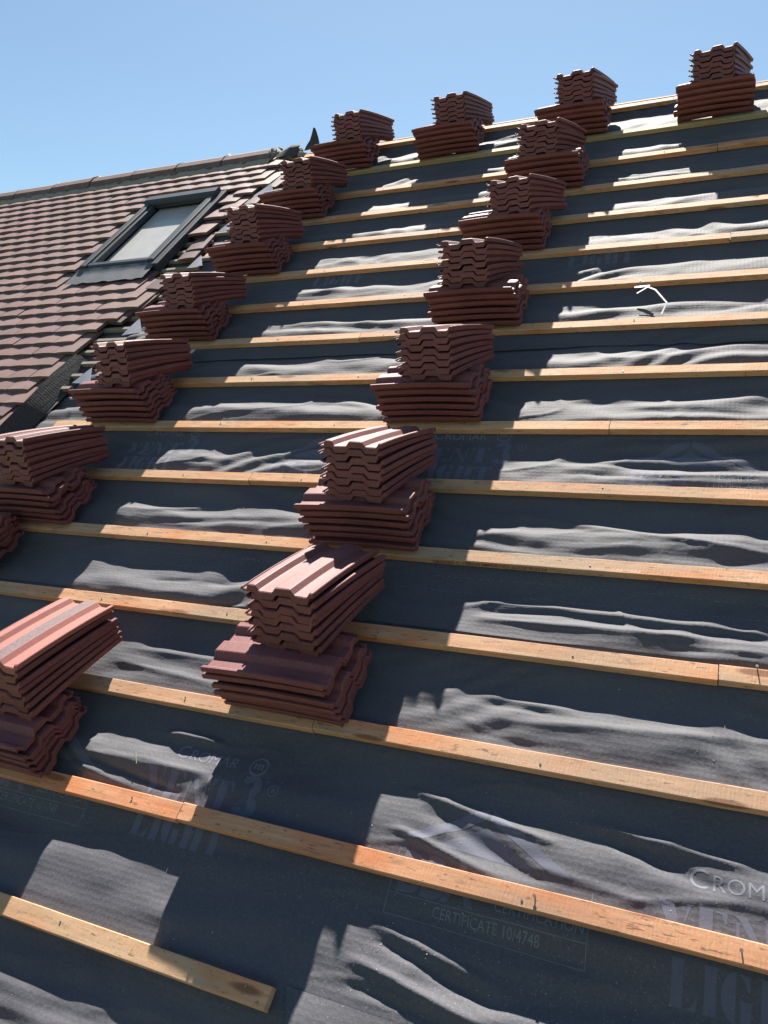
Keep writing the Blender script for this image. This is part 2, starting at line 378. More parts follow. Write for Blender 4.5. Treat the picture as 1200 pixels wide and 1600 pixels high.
# rear slope of the roof, felted too
RS = -math.tan(2 * PITCH)
def rear(u0, u1):
    c2, s2 = math.cos(2 * PITCH), math.sin(2 * PITCH)
    y0 = APEX * S
    return mesh('rear_slope', [(u0 * S, y0, -0.03), (u1 * S, y0, -0.03), (u1 * S, y0 + 6 * c2, -0.03 - 6 * s2), (u0 * S, y0 + 6 * c2, -0.03 - 6 * s2)], [(0, 1, 2, 3)])
link('rear_slope', rear(-9.4, 4.2), M['felt'], roof)
bm = bmesh.new(); box_bm(bm, -9.2 * S, 4.2 * S, (APEX - 0.055) * S, (APEX + 0.01) * S, -0.14, -0.004, 0.002)
link('ridge_board', bm_mesh('ridge_board', bm), M['wood'], roof, (0.55, 0.5, 0.45))

# ---- battens, nails
BW, BT = 0.050, 0.025
def batten_mesh(x0, x1, seed):
    r = random.Random(seed); n = max(4, int((x1 - x0) / 0.06))
    sec = [(-BW, -BT), (-BW, -0.0022), (-BW + 0.0022, 0.0), (-0.0022, 0.0), (0, -0.0022), (0, -BT)]
    V = []; F = []
    ph = r.uniform(0, 6)
    for i in range(n + 1):
        x = x0 + (x1 - x0) * i / n
        wob = 0.0010 * math.sin(x * 2.1 + ph) + 0.0006 * math.sin(x * 5.3 + ph * 2)
        for j, (y, z) in enumerate(sec):
            V.append((x, y + wob + r.uniform(-1, 1) * 0.0004, z + r.uniform(-1, 1) * 0.0004 * (j > 0)))
    m = len(sec)
    for i in range(n):
        for j in range(m):
            k = (j + 1) % m
            F.append((i * m + j, i * m + k, (i + 1) * m + k, (i + 1) * m + j))
    F.append(tuple(range(m))); F.append(tuple(reversed(range(n * m, n * m + m))))
    return mesh('batten', V, F)
bm = bmesh.new()
bmesh.ops.create_cone(bm, cap_ends=True, segments=8, radius1=0.0028, radius2=0.0028, depth=0.0022)
bmesh.ops.create_cone(bm, cap_ends=True, segments=6, radius1=0.0013, radius2=0.0013, depth=0.012, matrix=Matrix.Translation((0, 0, -0.007)))
nail_me = bm_mesh('nail', bm); nail_me.materials.append(M['steel'])
bcol = {0: (1.0, .92, .8), 1: (.74, .92, .78), 2: (1, .82, .68), 3: (1, .9, .8), 4: (.95, .92, .85), 5: (1, .95, .86), 6: (1, .9, .78), 7: (1, .94, .84),
        8: (1, .96, .84), 9: (1, .97, .84), 10: (1, .9, .76), 11: (1, .93, .84), 12: (1.0, .9, .8), 13: (1.02, .88, .78), 14: (1.04, .84, .72), 15: (1.0, .93, .8), 16: (1, .9, .8), 17: (1, .9, .8)}
battens = {}
JOINTS = {2: -0.32, 4: -4.55, 5: -0.05, 7: -4.9, 9: -1.15, 10: -5.3, 11: -3.4, 12: 0.05, 13: -3.15, 14: -4.02}
rn = random.Random(5)
for k in range(0, 18):
    u0, u1 = (-9.3, 4.1) if k < 11 else (-9.9, 4.1)
    if k == 15: u1 = -2.66
    joint = JOINTS.get(k)
    spans = [(u0, u1)] if joint is None else [(u0, joint - 0.004), (joint + 0.004, u1)]
    for q, (ua, ub) in enumerate(spans):
        c_ = bcol.get(k, (1, .9, .8)); g_ = 1.0 if q == 0 else rn.uniform(.90, 1.08)
        b = link('batten', batten_mesh(ua * S, ub * S, 100 + k + 40 * q), M['wood'], roof, (c_[0] * g_, c_[1] * g_, c_[2] * g_))
        b.location = (0, batten_v(k) * S + (0.0022 if q else 0), 0.0008 * q)
        if k not in battens or ub > -0.5: battens[k] = b
        for r_ in range(-6, 3):
            u = r_ * 1.72 + 0.60 + rn.uniform(-0.05, 0.05)
            if not (ua + 0.05 < u < ub - 0.05): continue
            nl = link('nail', nail_me, None, b)
            nl.location = (u * S, -rn.uniform(0.016, 0.034), rn.choice([0.0008, 0.0012, 0.0012, 0.003]))
            nl.rotation_euler = (rn.uniform(-.15, .15), rn.uniform(-.15, .15), 0)
# three nails standing proud, as seen
for k, u, dy, up in ((14, 0.25, -0.026, 0.012), (12, 0.32, -0.008, 0.022), (14, -1.03, -0.020, 0.008)):
    nl = link('nail', nail_me, None, battens[k]); nl.location = (u * S, dy, up); nl.scale = (1.4, 1.4, 1.8); nl.rotation_euler = (0.1, -0.1, 0)

# ------------------------------------------------------------------ print on the felt
def text_bm(s, size, bold=0.0, shear=0.0):
    cu = bpy.data.curves.new('t', 'FONT'); cu.body = s; cu.size = size; cu.offset = bold; cu.resolution_u = 3; cu.shear = shear
    ob = bpy.data.objects.new('t', cu); col.objects.link(ob)
    dg = bpy.context.evaluated_depsgraph_get(); me = bpy.data.meshes.new_from_object(ob.evaluated_get(dg))
    bm = bmesh.new(); bm.from_mesh(me)
    bpy.data.objects.remove(ob); bpy.data.curves.remove(cu); bpy.data.meshes.remove(me)
    bmesh.ops.remove_doubles(bm, verts=bm.verts, dist=1e-6)
    return bm
def merge(dst, src, M4):
    mp = {v: dst.verts.new(M4 @ v.co) for v in src.verts}
    for f in src.faces:
        try: dst.faces.new([mp[v] for v in f.verts])
        except ValueError: pass
    src.free()
def arc(cx, cy, rx, ry, a0, a1, n=10): return [(cx + rx * math.cos(rad(a0 + (a1 - a0) * i / n)), cy + ry * math.sin(rad(a0 + (a1 - a0) * i / n))) for i in range(n + 1)]
def ringpoly(cx, cy, R, r, a0, a1, n=12, sy=1.0): return arc(cx, cy, R, R * sy, a0, a1, n) + list(reversed(arc(cx, cy, r, r * sy, a0, a1, n)))
def quads(cx, cy, RX, RY, rx, ry, a0, a1, n=12):
    o_ = arc(cx, cy, RX, RY, a0, a1, n); i_ = arc(cx, cy, rx, ry, a0, a1, n)
    return [[o_[q], o_[q + 1], i_[q + 1], i_[q]] for q in range(n)]
def stem(x, w=0.335): return [(x - .05, 0), (x + w + .05, 0), (x + w, .06), (x + w, .94), (x + w + .05, 1), (x - .05, 1), (x, .94), (x, .06)]
GL = {
 'L': ([stem(.05), [(.44, 0), (.76, 0), (.80, .34), (.72, .22), (.60, .07)]], .88),
 'I': ([stem(.05)], .46),
 'G': ([arc(.44, .5, .44, .52, 95, 265, 14), [(.50, 1.01), (.62, .98), (.76, .97), (.78, .66), (.72, .66), (.64, .86), (.50, .95)],
        [(.50, -.01), (.64, .01), (.82, .06), (.82, .42), (.88, .47), (.48, .47), (.54, .42), (.54, .05)]], .98),
 'H': ([stem(.05), [(.38, .46), (.50, .46), (.50, .55), (.38, .55)], stem(.55)], .98),
 'T': ([stem(.30), [(0, 1), (.22, 1), (.22, .95), (.10, .86), (.05, .70), (0, .70)], [(.90, 1), (.68, 1), (.68, .95), (.80, .86), (.85, .70), (.90, .70)]], .98),
 'E': ([stem(.05), [(.44, 1), (.74, 1), (.74, .72), (.68, .72), (.60, .92), (.44, .95)], [(.44, .47), (.60, .47), (.60, .56), (.44, .56)],
        [(.44, 0), (.76, 0), (.80, .30), (.72, .26), (.60, .07), (.44, .05)]], .88),
 'V': ([[(-.04, 1), (.36, 1), (.56, .30), (.42, 0)], [(.48, .02), (.60, .32), (.72, .95), (.66, 1), (.90, 1), (.82, .95)]], .94),
 'N': ([[(-.02, 0), (.18, 0), (.12, .05), (.12, .84), (.04, .84), (.04, .05)], [(-.02, 1), (.30, 1), (.80, .10), (.80, 0), (.66, 0), (.16, .86)],
        [(.70, 1), (.90, 1), (.84, .95), (.84, .22), (.76, .34), (.76, .95)]], .98),
 '3': (quads(.36, .745, .36, .30, .10, .11, 165, -75) + quads(.38, .27, .40, .30, .10, .11, 75, -165), .84),
}
def stencil(s, hgt, width, slant=0.0):
    bm = bmesh.new(); x = 0; tot = sum(GL[c][1] for c in s) + 0.04 * len(s)
    k = width / tot
    for ch in s:
        for poly in GL[ch][0]:
            vs_ = [bm.verts.new(((x + px) * k + slant * py * hgt, py * hgt, 0)) for px, py in poly]
            try: bm.faces.new(vs_)
            except ValueError: pass
        x += GL[ch][1] + 0.04
    return bm
def rect(bm, x0, x1, y0, y1): bm.faces.new([bm.verts.new(p) for p in ((x0, y0, 0), (x1, y0, 0), (x1, y1, 0), (x0, y1, 0))])
def drape(bm, name, mat, lift=0.00035, step=0.018):
    """cut the flat print (slope metres) into small faces and lay it on the felt"""
    bmesh.ops.triangulate(bm, faces=bm.faces)
    xs = [v.co.x for v in bm.verts]; ys = [v.co.y for v in bm.verts]
    i = sheet_of(sum(ys) / len(ys) / S)
    gu, gv, gz = GRID[i]
    for lo, hi, ax, gg in ((min(xs), max(xs), 0, gu), (min(ys), max(ys), 1, gv)):
        for p in gg[::1] * S:
            if not (lo < p < hi): continue
            co = Vector((0, 0, 0)); no = Vector((0, 0, 0)); co[ax] = p; no[ax] = 1
            bmesh.ops.bisect_plane(bm, geom=bm.verts[:] + bm.edges[:] + bm.faces[:], plane_co=co, plane_no=no, dist=1e-7)
    U = np.array([v.co.x for v in bm.verts]) / S; V = np.array([v.co.y for v in bm.verts]) / S
    fu = np.clip((U - gu[0]) / (gu[1] - gu[0]), 0, len(gu) - 1.001); fv = np.clip((V - gv[0]) / (gv[1] - gv[0]), 0, len(gv) - 1.001)
    iu = fu.astype(int); iv = fv.astype(int); fu = fu - iu; fv = fv - iv
    Z = (gz[iv, iu] * (1 - fu) + gz[iv, iu + 1] * fu) * (1 - fv) + (gz[iv + 1, iu] * (1 - fu) + gz[iv + 1, iu + 1] * fu) * fv
    for v, z in zip(bm.verts, Z): v.co.z = z + lift
    for f in bm.faces:
        f.normal_update()
        if f.normal.z < 0: f.normal_flip()
    return link(name, bm_mesh(name, bm, True), mat, sheets[i])
def brand_block(u, v):
    """small-caps brand line over two lines of stencil lettering; (u, v) = lower left of the big line"""
    X, Y = u * S, v * S
    bm = bmesh.new()
    merge(bm, stencil('VENT', 0.086, 0.315), Matrix.Translation((X, Y, 0)))
    merge(bm, stencil('3', 0.118, 0.082), Matrix.Translation((X + 0.318, Y - 0.002, 0)))
    merge(bm, stencil('LIGHT', 0.086, 0.315), Matrix.Translation((X + 0.03, Y - 0.112, 0)))
    drape(bm, 'printed_lettering', M['print'])
    bm = bmesh.new()
    merge(bm, text_bm('C', 0.062), Matrix.Translation((X + 0.055, Y + 0.128, 0)))
    merge(bm, text_bm('ROMAR', 0.050), Matrix.Translation((X + 0.103, Y + 0.128, 0)))
    for cx, cy, R, r in ((X + 0.345, Y + 0.150, 0.030, 0.025), (X + 0.425, Y + 0.088, 0.017, 0.0145)):
        for pts in quads(cx, cy, R, R, r, r, 0, 360, 24): bm.faces.new([bm.verts.new((a, b, 0)) for a, b in pts])
    merge(bm, text_bm('R', 0.020), Matrix.Translation((X + 0.4195, Y + 0.081, 0)))
    for q in range(3): rect(bm, X + 0.330 + q * 0.011, X + 0.336 + q * 0.011, Y + 0.141, Y + 0.160)
    drape(bm, 'printed_lettering', M['print_thin'], 0.0005)
def cert_block(u, v):
    """roof emblem over three heavy letters with the certificate lines; (u, v) = lower left of the letters"""
    X, Y = u * S, v * S
    bm = bmesh.new()
    merge(bm, text_bm('BBA', 0.135, 0.0045), Matrix.Translation((X, Y, 0)) @ Matrix.Diagonal((0.80, 0.98, 1, 1)))
    # the roof over the letters: two slanting bands and a solid gable
    for poly in ([(-.02, .125), (.185, .245), (.185, .212), (.035, .125)], [(.195, .245), (.42, .115), (.365, .115), (.195, .212)],
                 [(.075, .125), (.19, .195), (.32, .118), (.26, .118)]):
        bm.faces.new([bm.verts.new((X + a, Y + b, 0)) for a, b in poly])
    drape(bm, 'printed_lettering', M['print'])
    bm = bmesh.new()
    merge(bm, text_bm('TESTING', 0.036), Matrix.Translation((X + 0.262, Y + 0.040, 0)))
    merge(bm, text_bm('CERTIFICATION', 0.036), Matrix.Translation((X + 0.248, Y + 0.006, 0)) @ Matrix.Diagonal((0.80, 1, 1, 1)))
    merge(bm, text_bm('CERTIFICATE 10/4748', 0.034), Matrix.Translation((X + 0.105, Y - 0.040, 0)) @ Matrix.Diagonal((0.80, 1, 1, 1)))
    x0, x1 = X - 0.012, X + 0.462
    for yy in (Y - 0.010, Y - 0.058): rect(bm, x0, x1, yy, yy + 0.0016)
    rect(bm, x0 - 0.0018, x0, Y - 0.058, Y + 0.10); rect(bm, x1, x1 + 0.0018, Y - 0.058, Y + 0.10)
    drape(bm, 'printed_lettering', M['print_thin'], 0.0005)
for u, v in ((-4.57, -13.98), (-0.24, -14.09), (-8.9, -13.98), (-3.35, -9.60), (-7.70, -9.60), (0.95, -9.6), (-2.30, -5.05), (-6.55, -5.05)): brand_block(u, v)
for u, v in ((-2.05, -14.20), (-0.88, -9.93), (-5.2, -9.93), (-6.4, -14.20)): cert_block(u, v)
rd = random.Random(3)
for v in (-11.27, -11.44, -6.62, -6.80, -2.2):
    bm = bmesh.new(); x = -9.4 * S
    while x < 4.0 * S:
        L_ = rd.uniform(0.010, 0.016)
        if rd.random() < 0.8: rect(bm, x, x + L_, v * S, v * S + 0.0016)
        x += 0.022
    drape(bm, 'printed_dashed_line', M['print_thin'], 0.00045, 0.02)['kind'] = 'stuff'
# stamp on the front edge of one batten
bm = text_bm('GRADED C 1/55534 IMPORTED 25X38 BS5534', 0.021, 0.0003)
for v_ in bm.verts: v_.co = Vector((v_.co.x * 0.92, -BW - 0.0012, v_.co.y))
o = link('stamped_lettering', bm_mesh('stamped_lettering', bm), M['ink'], battens[11]); o.location = (-2.62 * S, 0, -0.0205)

# ------------------------------------------------------------------ old tiled slope on the left
told = empty('tiled_roof', PL); told['kind'] = 'thing'
tag(told, 'old tiled roof slope on the left with weathered pinkish brown tiles', 'roof')
EDGE = [(-9.6, -9.97), (-9.25, -9.97), (-8.5, -10.0), (-7.8, -10.04), (-7.0, -10.0), (-6.4, -9.92), (-5.1, -9.83), (-3.85, -9.69), (-2.75, -9.40), (-1.4, -9.14), (-0.6, -9.2), (0.5, -9.3)]
def edge_u(v):
    vs_ = [e[0] for e in EDGE]; us = [e[1] for e in EDGE]
    return float(np.interp(v, vs_, us))
TW = 0.165 / S; TL = 0.265 / S; TT = 0.018; G2 = 1 / 3.0
def plain_tile(seed):
    r = random.Random(seed); V = []; F = []; n = 5
    for j, y in enumerate((0, TL * S)):
        for i in range(n):
            x = -0.0815 + 0.163 * i / (n - 1)
            cz = 0.0034 * (1 - (x / 0.0815) ** 2)
            V.append((x, y + (r.uniform(-.0015, .0015) if j == 0 else 0), cz + TT)); V.append((x, y + (r.uniform(-.001, .001) if j == 0 else 0), cz))
    def id_(j, i, b): return (j * n + i) * 2 + b
    for i in range(n - 1):
        F.append((id_(0, i, 0), id_(0, i + 1, 0), id_(1, i + 1, 0), id_(1, i, 0)))
        F.append((id_(0, i, 1), id_(1, i, 1), id_(1, i + 1, 1), id_(0, i + 1, 1)))
        F.append((id_(0, i, 1), id_(0, i + 1, 1), id_(0, i + 1, 0), id_(0, i, 0)))
        F.append((id_(1, i, 0), id_(1, i + 1, 0), id_(1, i + 1, 1), id_(1, i, 1)))
    F.append((id_(0, 0, 0), id_(1, 0, 0), id_(1, 0, 1), id_(0, 0, 1)))
    F.append((id_(0, n - 1, 0), id_(0, n - 1, 1), id_(1, n - 1, 1), id_(1, n - 1, 0)))
    me = mesh('tile', V, F); me.materials.append(M['oldtile']); return me
pt = [plain_tile(i) for i in range(5)]
WIN = (-12.1, -10.22, -4.50, -1.50)            # roof window: u0 u1 v0 v1
tiles = []; rt = random.Random(9)
ncourse = 29
for cidx in range(ncourse):
    vb = 0.0 - cidx * G2 * 1.005              # lower edge of the course
    off = (cidx % 2) * TW / 2
    eu = edge_u(vb)
    k0 = int(math.floor(-22.5 / TW)); k1 = int(math.ceil(-9 / TW))
    for kk in range(k0, k1 + 1):
        u = kk * TW + off
        if u + TW * 0.5 > eu + rt.choice([0.05, 0.05, 0.3]) or u < -21.5: continue
        if WIN[0] - 0.10 < u + TW * .3 and u - TW * .3 < WIN[1] + 0.14 and WIN[2] - 0.55 < vb + TL * 0.2 and vb < WIN[3] + 0.10: continue
        tiles.append((u, vb))
Rm = [RIGHT, DOWN, FWD]
def in_view(u, v):
    d = Vector((u * S, v * S, 0.03)) - cm.translation
    q = [r.dot(d) for r in Rm]
    return q[2] > 0 and -90 < 600 + 1200 * q[0] / q[2] < 1290
near = [t_ for t_ in tiles if in_view(*t_)]; rest = [t_ for t_ in tiles if not in_view(*t_)]
near.sort(key=lambda p: p[1]); extra = near[300:]; near = near[:300]; rest += extra
def tile_mat(u, v, r):
    tilt = math.asin(0.026 / (TL * S)) if False else rad(7.0)
    return Matrix.Translation((u * S + r.uniform(-.0025, .0025), v * S + r.uniform(-.003, .003), 0.024 + r.uniform(-.0012, .0012))) @ Matrix.Rotation(rad(r.uniform(-.8, .8)), 4, 'Z') @ Matrix.Rotation(-tilt, 4, 'X') @ Matrix.Rotation(rad(r.uniform(-.9, .9)), 4, 'Y')
for u, v in near:
    o = link('tile', rt.choice(pt), None, told)
    o.matrix_local = tile_mat(u, v, rt)
    g_ = rt.gauss(1.0, 0.065); o.color = (g_ * rt.uniform(.97, 1.05), g_ * rt.uniform(.94, 1.03), g_ * rt.uniform(.9, 1.04), 1)
if rest:
    bm = bmesh.new()
    for u, v in rest:
        tmp = bmesh.new(); tmp.from_mesh(rt.choice(pt)); merge(bm, tmp, tile_mat(u, v, rt))
    o = link('tile', bm_mesh('tile_rest', bm), M['oldtile'], told); o['kind'] = 'stuff'
# sarking under the old tiles
base = mesh('old_underlay', [(-22 * S, -10.2 * S, -0.022), (-9.92 * S, -10.2 * S, -0.022), (-9.0 * S, -1.4 * S, -0.022), (-9.0 * S, .45 * S, -0.022), (-22 * S, .45 * S, -0.022)], [(0, 1, 2, 3, 4)])
link('old_underlay', base, M['felt_old'], told)
c2, s2 = math.cos(2 * PITCH), math.sin(2 * PITCH)
link('rear_slope', mesh('rear_slope', [(-22 * S, APEX * S, 0.0), (-9.0 * S, APEX * S, 0.0), (-9.0 * S, APEX * S + 6 * c2, -6 * s2), (-22 * S, APEX * S + 6 * c2, -6 * s2)], [(0, 1, 2, 3)]), M['oldtile'], told)
# broken tile heads, stub battens and mortar left along the stripped edge
for cidx in range(0, 27):
    v = -0.1 - cidx * G2 * 1.005 - 0.08
    bm = bmesh.new(); x1 = edge_u(v) + rt.uniform(0.12, 0.60)
    box_bm(bm, (edge_u(v) - 0.6) * S, x1 * S, v * S, v * S + 0.026, -0.020, 0.002, 0.002)
    o = link('stub_batten', bm_mesh('stub_batten', bm), M['oldwood'], told); o.rotation_euler = (0, 0, 0)
for cidx in range(1, 25):
    v = -cidx * G2 * 1.07
    if rt.random() < 0.5 or v < -6.6: continue
    o = link('broken_tile', rt.choice(pt), None, told, (.55, .5, .48))
    o.matrix_local = Matrix.Translation(((edge_u(v) + rt.uniform(-0.02, .16)) * S, v * S, rt.uniform(0.003, 0.010))) @ Matrix.Rotation(rad(rt.uniform(-14, 14)), 4, 'Z') @ Matrix.Rotation(rad(-4), 4, 'X') @ Matrix.Diagonal((.8, .8, 1, 1))

# ---- ridge tiles
def ridge_mesh(L_, seed):
    r = random.Random(seed); V = []; F = []; n = 9; Rr = 0.150
    for x in (0, 0.012, L_ - 0.03, L_):
        Rx = Rr + (0.004 if x > L_ - 0.02 else 0) + r.uniform(-.001, .001)
        for t_ in (0, 0.016):
            for i in range(n):
                a = math.pi * (0.02 + 0.96 * i / (n - 1)); V.append((x, -(Rx - t_) * math.cos(a) * 1.30, (Rx - t_) * math.sin(a) * 0.92))
    st = 2 * n
    for s_ in range(3):
        for i in range(n - 1):
            a = s_ * st + i; b = (s_ + 1) * st + i
            F.append((a, b, b + 1, a + 1)); F.append((a + n, a + n + 1, b + n + 1, b + n))
    for s_ in (0, 3):
        for i in range(n - 1):
            a = s_ * st + i; f = (a, a + 1, a + n + 1, a + n); F.append(f if s_ == 0 else tuple(reversed(f)))
    me = mesh('ridge_tile', V, F); me.materials.append(M['ridge']); return me
RZ = -0.085                                     # height of the bed, slope metres
rme = [ridge_mesh(0.445, i) for i in range(3)]
inv = Matrix.Rotation(-PITCH, 4, 'X')           # stand upright: undo the slope for things built level
for i in range(11):
    u = -9.72 - (i + 1) * 1.345
    o = link('ridge_tile', rme[i % 3], None, told)
    o.matrix_local = Matrix.Translation((u * S, (APEX + 0.02) * S, RZ + rt.uniform(-.003, .003))) @ inv @ Matrix.Rotation(rad(rt.uniform(-.6, .6)), 4, 'Y')
    g_ = rt.uniform(.88, 1.1); o.color = (g_, g_ * rt.uniform(.95, 1.03), g_ * rt.uniform(.95, 1.03), 1)
    bm = bmesh.new(); bmesh.ops.create_icosphere(bm, subdivisions=2, radius=1)
    for v_ in bm.verts:
        d = 1 + 0.25 * float(vnoise(np.array([v_.co.x * 3 + i]), np.array([v_.co.z * 3 + v_.co.y * 2]), 5)[0])
        a = math.atan2(v_.co.z, v_.co.y)
        v_.co = Vector((v_.co.x * 0.016 * d, v_.co.y * 0.186 * d, v_.co.z * 0.143 * d))
    o = link('mortar_joint', bm_mesh('mortar_joint', bm, True), M['mortar'], told)
    o.matrix_local = Matrix.Translation(((u + 1.345) * S, (APEX + 0.02) * S, RZ)) @ inv
# bedding mortar along the foot of the ridge
V = []; F = []; n = 120
for i in range(n + 1):
    u = -22 + (12.3) * i / n
    j = rt.uniform(-.006, .006)
    for y, z in ((-0.205 + j, 0.030), (-0.190 + j, 0.045 + j), (-0.12, 0.050)): V.append((u * S, APEX * S + y, z + rt.uniform(-.004, .004) - 0.004))
for i in range(n):
    for j in range(2): F.append((i * 3 + j, (i + 1) * 3 + j, (i + 1) * 3 + j + 1, i * 3 + j + 1))
link('bedding_mortar', mesh('bedding_mortar', V, F, True), M['mortar'], told)
# lumps of broken mortar at the end of the old ridge
for i in range(9):
    bm = bmesh.new(); bmesh.ops.create_icosphere(bm, subdivisions=2, radius=1)
    for v_ in bm.verts:
        d = 1 + 0.5 * float(vnoise(np.array([v_.co.x * 2.5 + i * 3]), np.array([v_.co.z * 2.5 + v_.co.y * 2]), 8)[0]); v_.co *= d
    o = link('mortar_lump', bm_mesh('mortar_lump', bm), M['mortar'], told)
    s_ = rt.uniform(0.018, 0.034)
    o.matrix_local = Matrix.Translation(((-9.75 + 0.09 * i) * S, (APEX - rt.uniform(.0, .25)) * S, 0.015 + rt.uniform(0.0, 0.05) * (i < 4))) @ Matrix.Diagonal((s_ * 1.3, s_, s_ * .8, 1))

# ---- roof window
u0, u1, v0, v1 = [q * S for q in WIN]
bm = bmesh.new()
fw = 0.050; zt = 0.074
box_bm(bm, u0, u0 + fw, v0 + 0.02, v1 - 0.02, -0.02, zt, 0.006)
box_bm(bm, u1 - fw, u1, v0 + 0.02, v1 - 0.02, -0.02, zt, 0.006)
box_bm(bm, u0 + fw, u1 - fw, v0 + 0.03, v0 + 0.03 + 0.05, -0.02, zt - 0.010, 0.010)
wf = link('roof_window', bm_mesh('roof_window', bm), M['metal'], told)
wf['label'] = 'roof window with dark grey frame and pale pane'
bm = bmesh.new()                                # hood across the head, with a rounded front
prism = [(0, 0.03), (0, zt + 0.012), (-0.01, zt + 0.020), (-0.07, zt + 0.020), (-0.09, zt + 0.010), (-0.095, zt - 0.01), (-0.085, 0.03)]
n_ = len(prism); A = [bm.verts.new((u0 - 0.004, v1 + y, z)) for y, z in prism]; B = [bm.verts.new((u1 + 0.004, v1 + y, z)) for y, z in prism]
for i in range(n_): bm.faces.new((A[i], A[(i + 1) % n_], B[(i + 1) % n_], B[i]))
bm.faces.new(A); bm.faces.new(list(reversed(B)))
bmesh.ops.recalc_face_normals(bm, faces=bm.faces)
link('hood', bm_mesh('hood', bm), M['metal'], wf)
bm = bmesh.new(); box_bm(bm, u0 + 0.05, u1 - 0.05, v1 - 0.005, v1 + 0.04, 0.02, zt - 0.005, 0.004)
link('top_flashing', bm_mesh('top_flashing', bm), M['lead'], wf)
bm = bmesh.new()
for a, b in ((u0 + fw + 0.004, u0 + fw + 0.030), (u1 - fw - 0.030, u1 - fw - 0.004)): box_bm(bm, a, b, v0 + 0.082, v1 - 0.10, 0.02, zt - 0.014, 0.003)
box_bm(bm, u0 + fw + 0.031, u1 - fw - 0.031, v0 + 0.082, v0 + 0.105, 0.02, zt - 0.036, 0.003)
link('sash', bm_mesh('sash', bm), M['metal'], wf)
bm = bmesh.new(); box_bm(bm, u0 + fw + 0.0315, u1 - fw - 0.0315, v0 + 0.106, v1 - 0.05, -0.012, zt - 0.066)
link('pane', bm_mesh('pane', bm), M['pane'], wf)
# lead apron below the window and side gutters
V = []; F = []; nu, nv = 24, 8
for j in range(nv + 1):
    for i in range(nu + 1):
        a = i / nu; b = j / nv
        x = u0 - 0.01 + (u1 - u0 + 0.03) * a; y = v0 + 0.012 - 0.18 * b
        V.append((x, y - (0.004 * math.sin(i * 1.9) if j == nv else 0), 0.012 * (1 - min(1, b * 3.2)) ** 1.5 + 0.046 + 0.003 * math.sin(x * 40) * b))
for j in range(nv):
    for i in range(nu): a = j * (nu + 1) + i; F.append((a, a + nu + 1, a + nu + 2, a + 1))
link('apron_flashing', mesh('apron_flashing', V, F, True), M['lead'], wf)
bm = bmesh.new()
box_bm(bm, u0 - 0.05, u0 - 0.001, v0 - 0.02, v1, 0.0, 0.018, 0.003)
link('side_flashing', bm_mesh('side_flashing', bm), M['metal'], wf)
bm = bmesh.new(); box_bm(bm, u1 + 0.001, u1 + 0.05, v0 - 0.02, v1, 0.0, 0.060, 0.003)
link('side_flashing', bm_mesh('side_flashing', bm), M['metal'], wf)

# ---- loose felt at the old edge
def ribbon(name, rows, mat, parent, label=None):
    """a sheet through rows of slope points given in gauges (u, v) and metres (z)"""
    m = len(rows[0]); V = []; F = []
    # densify with linear interpolation and a little waviness
    R_ = []
    for r0, r1 in zip(rows[:-1], rows[1:]):
        for q in range(4):
            R_.append([tuple(a + (b - a) * q / 4 for a, b in zip(p, p2)) for p, p2 in zip(r0, r1)])
    R_.append(rows[-1])
    for r_ in R_:
        for (u, v, z) in r_: V.append((u * S, v * S, z + 0.002 * math.sin(u * 9 + v * 5)))
    for j in range(len(R_) - 1):
        for i in range(m - 1): F.append((j * m + i, j * m + i + 1, (j + 1) * m + i + 1, (j + 1) * m + i))
    o = link(name, mesh(name, V, F, True), mat, parent)
    if label: o['label'] = label
    return o
# upturned strip of felt along the lower part of the old edge
ribbon('upturned_felt', [[(-9.925, -9.8, .090), (-9.86, -9.7, .040), (-9.80, -9.6, -.018)],
                         [(-9.93, -8.9, .086), (-9.86, -8.85, .036), (-9.78, -8.75, -.018)],
                         [(-9.975, -8.1, .072), (-9.91, -8.0, .030), (-9.84, -7.95, -.018)],
                         [(-9.995, -7.45, .050), (-9.94, -7.4, .020), (-9.89, -7.37, -.020)]], M['felt_old'], roof,
       'strip of felt turned up along the edge of the old tiles')
for pts in ([(-9.45, -1.85, .02), (-8.98, -1.25, .06), (-8.62, -1.85, .02)], [(-9.50, -4.75, .02), (-9.22, -4.20, .05), (-8.95, -4.7, .02)],
            [(-9.55, -3.35, .02), (-9.2, -2.9, .05), (-8.9, -3.4, .02)],
            [(-9.60, -6.95, .02), (-9.30, -6.30, .06), (-8.95, -6.85, .02)], [(-9.75, -8.25, .02), (-9.35, -7.75, .05), (-9.1, -8.3, .01)],
            [(-7.80, -7.40, -.01), (-7.62, -7.22, .012), (-7.86, -7.2, .02)]):
    a, b, c_ = pts; b = tuple(p + (q - p) * 0.62 for p, q in zip(a, b)); c_ = tuple(p + (q - p) * 0.62 for p, q in zip(a, c_))
    sh = 0.12 if a[0] < -8.5 else 0.0; a, b, c_ = [(q[0] + sh, q[1] + sh, q[2]) for q in (a, b, c_)]
    mid = lambda p, q: tuple((x + y) / 2 for x, y in zip(p, q))
    ribbon('felt_offcut', [[a, a], [mid(a, b), mid(a, c_)], [b, c_]], M['pale'], roof, None)
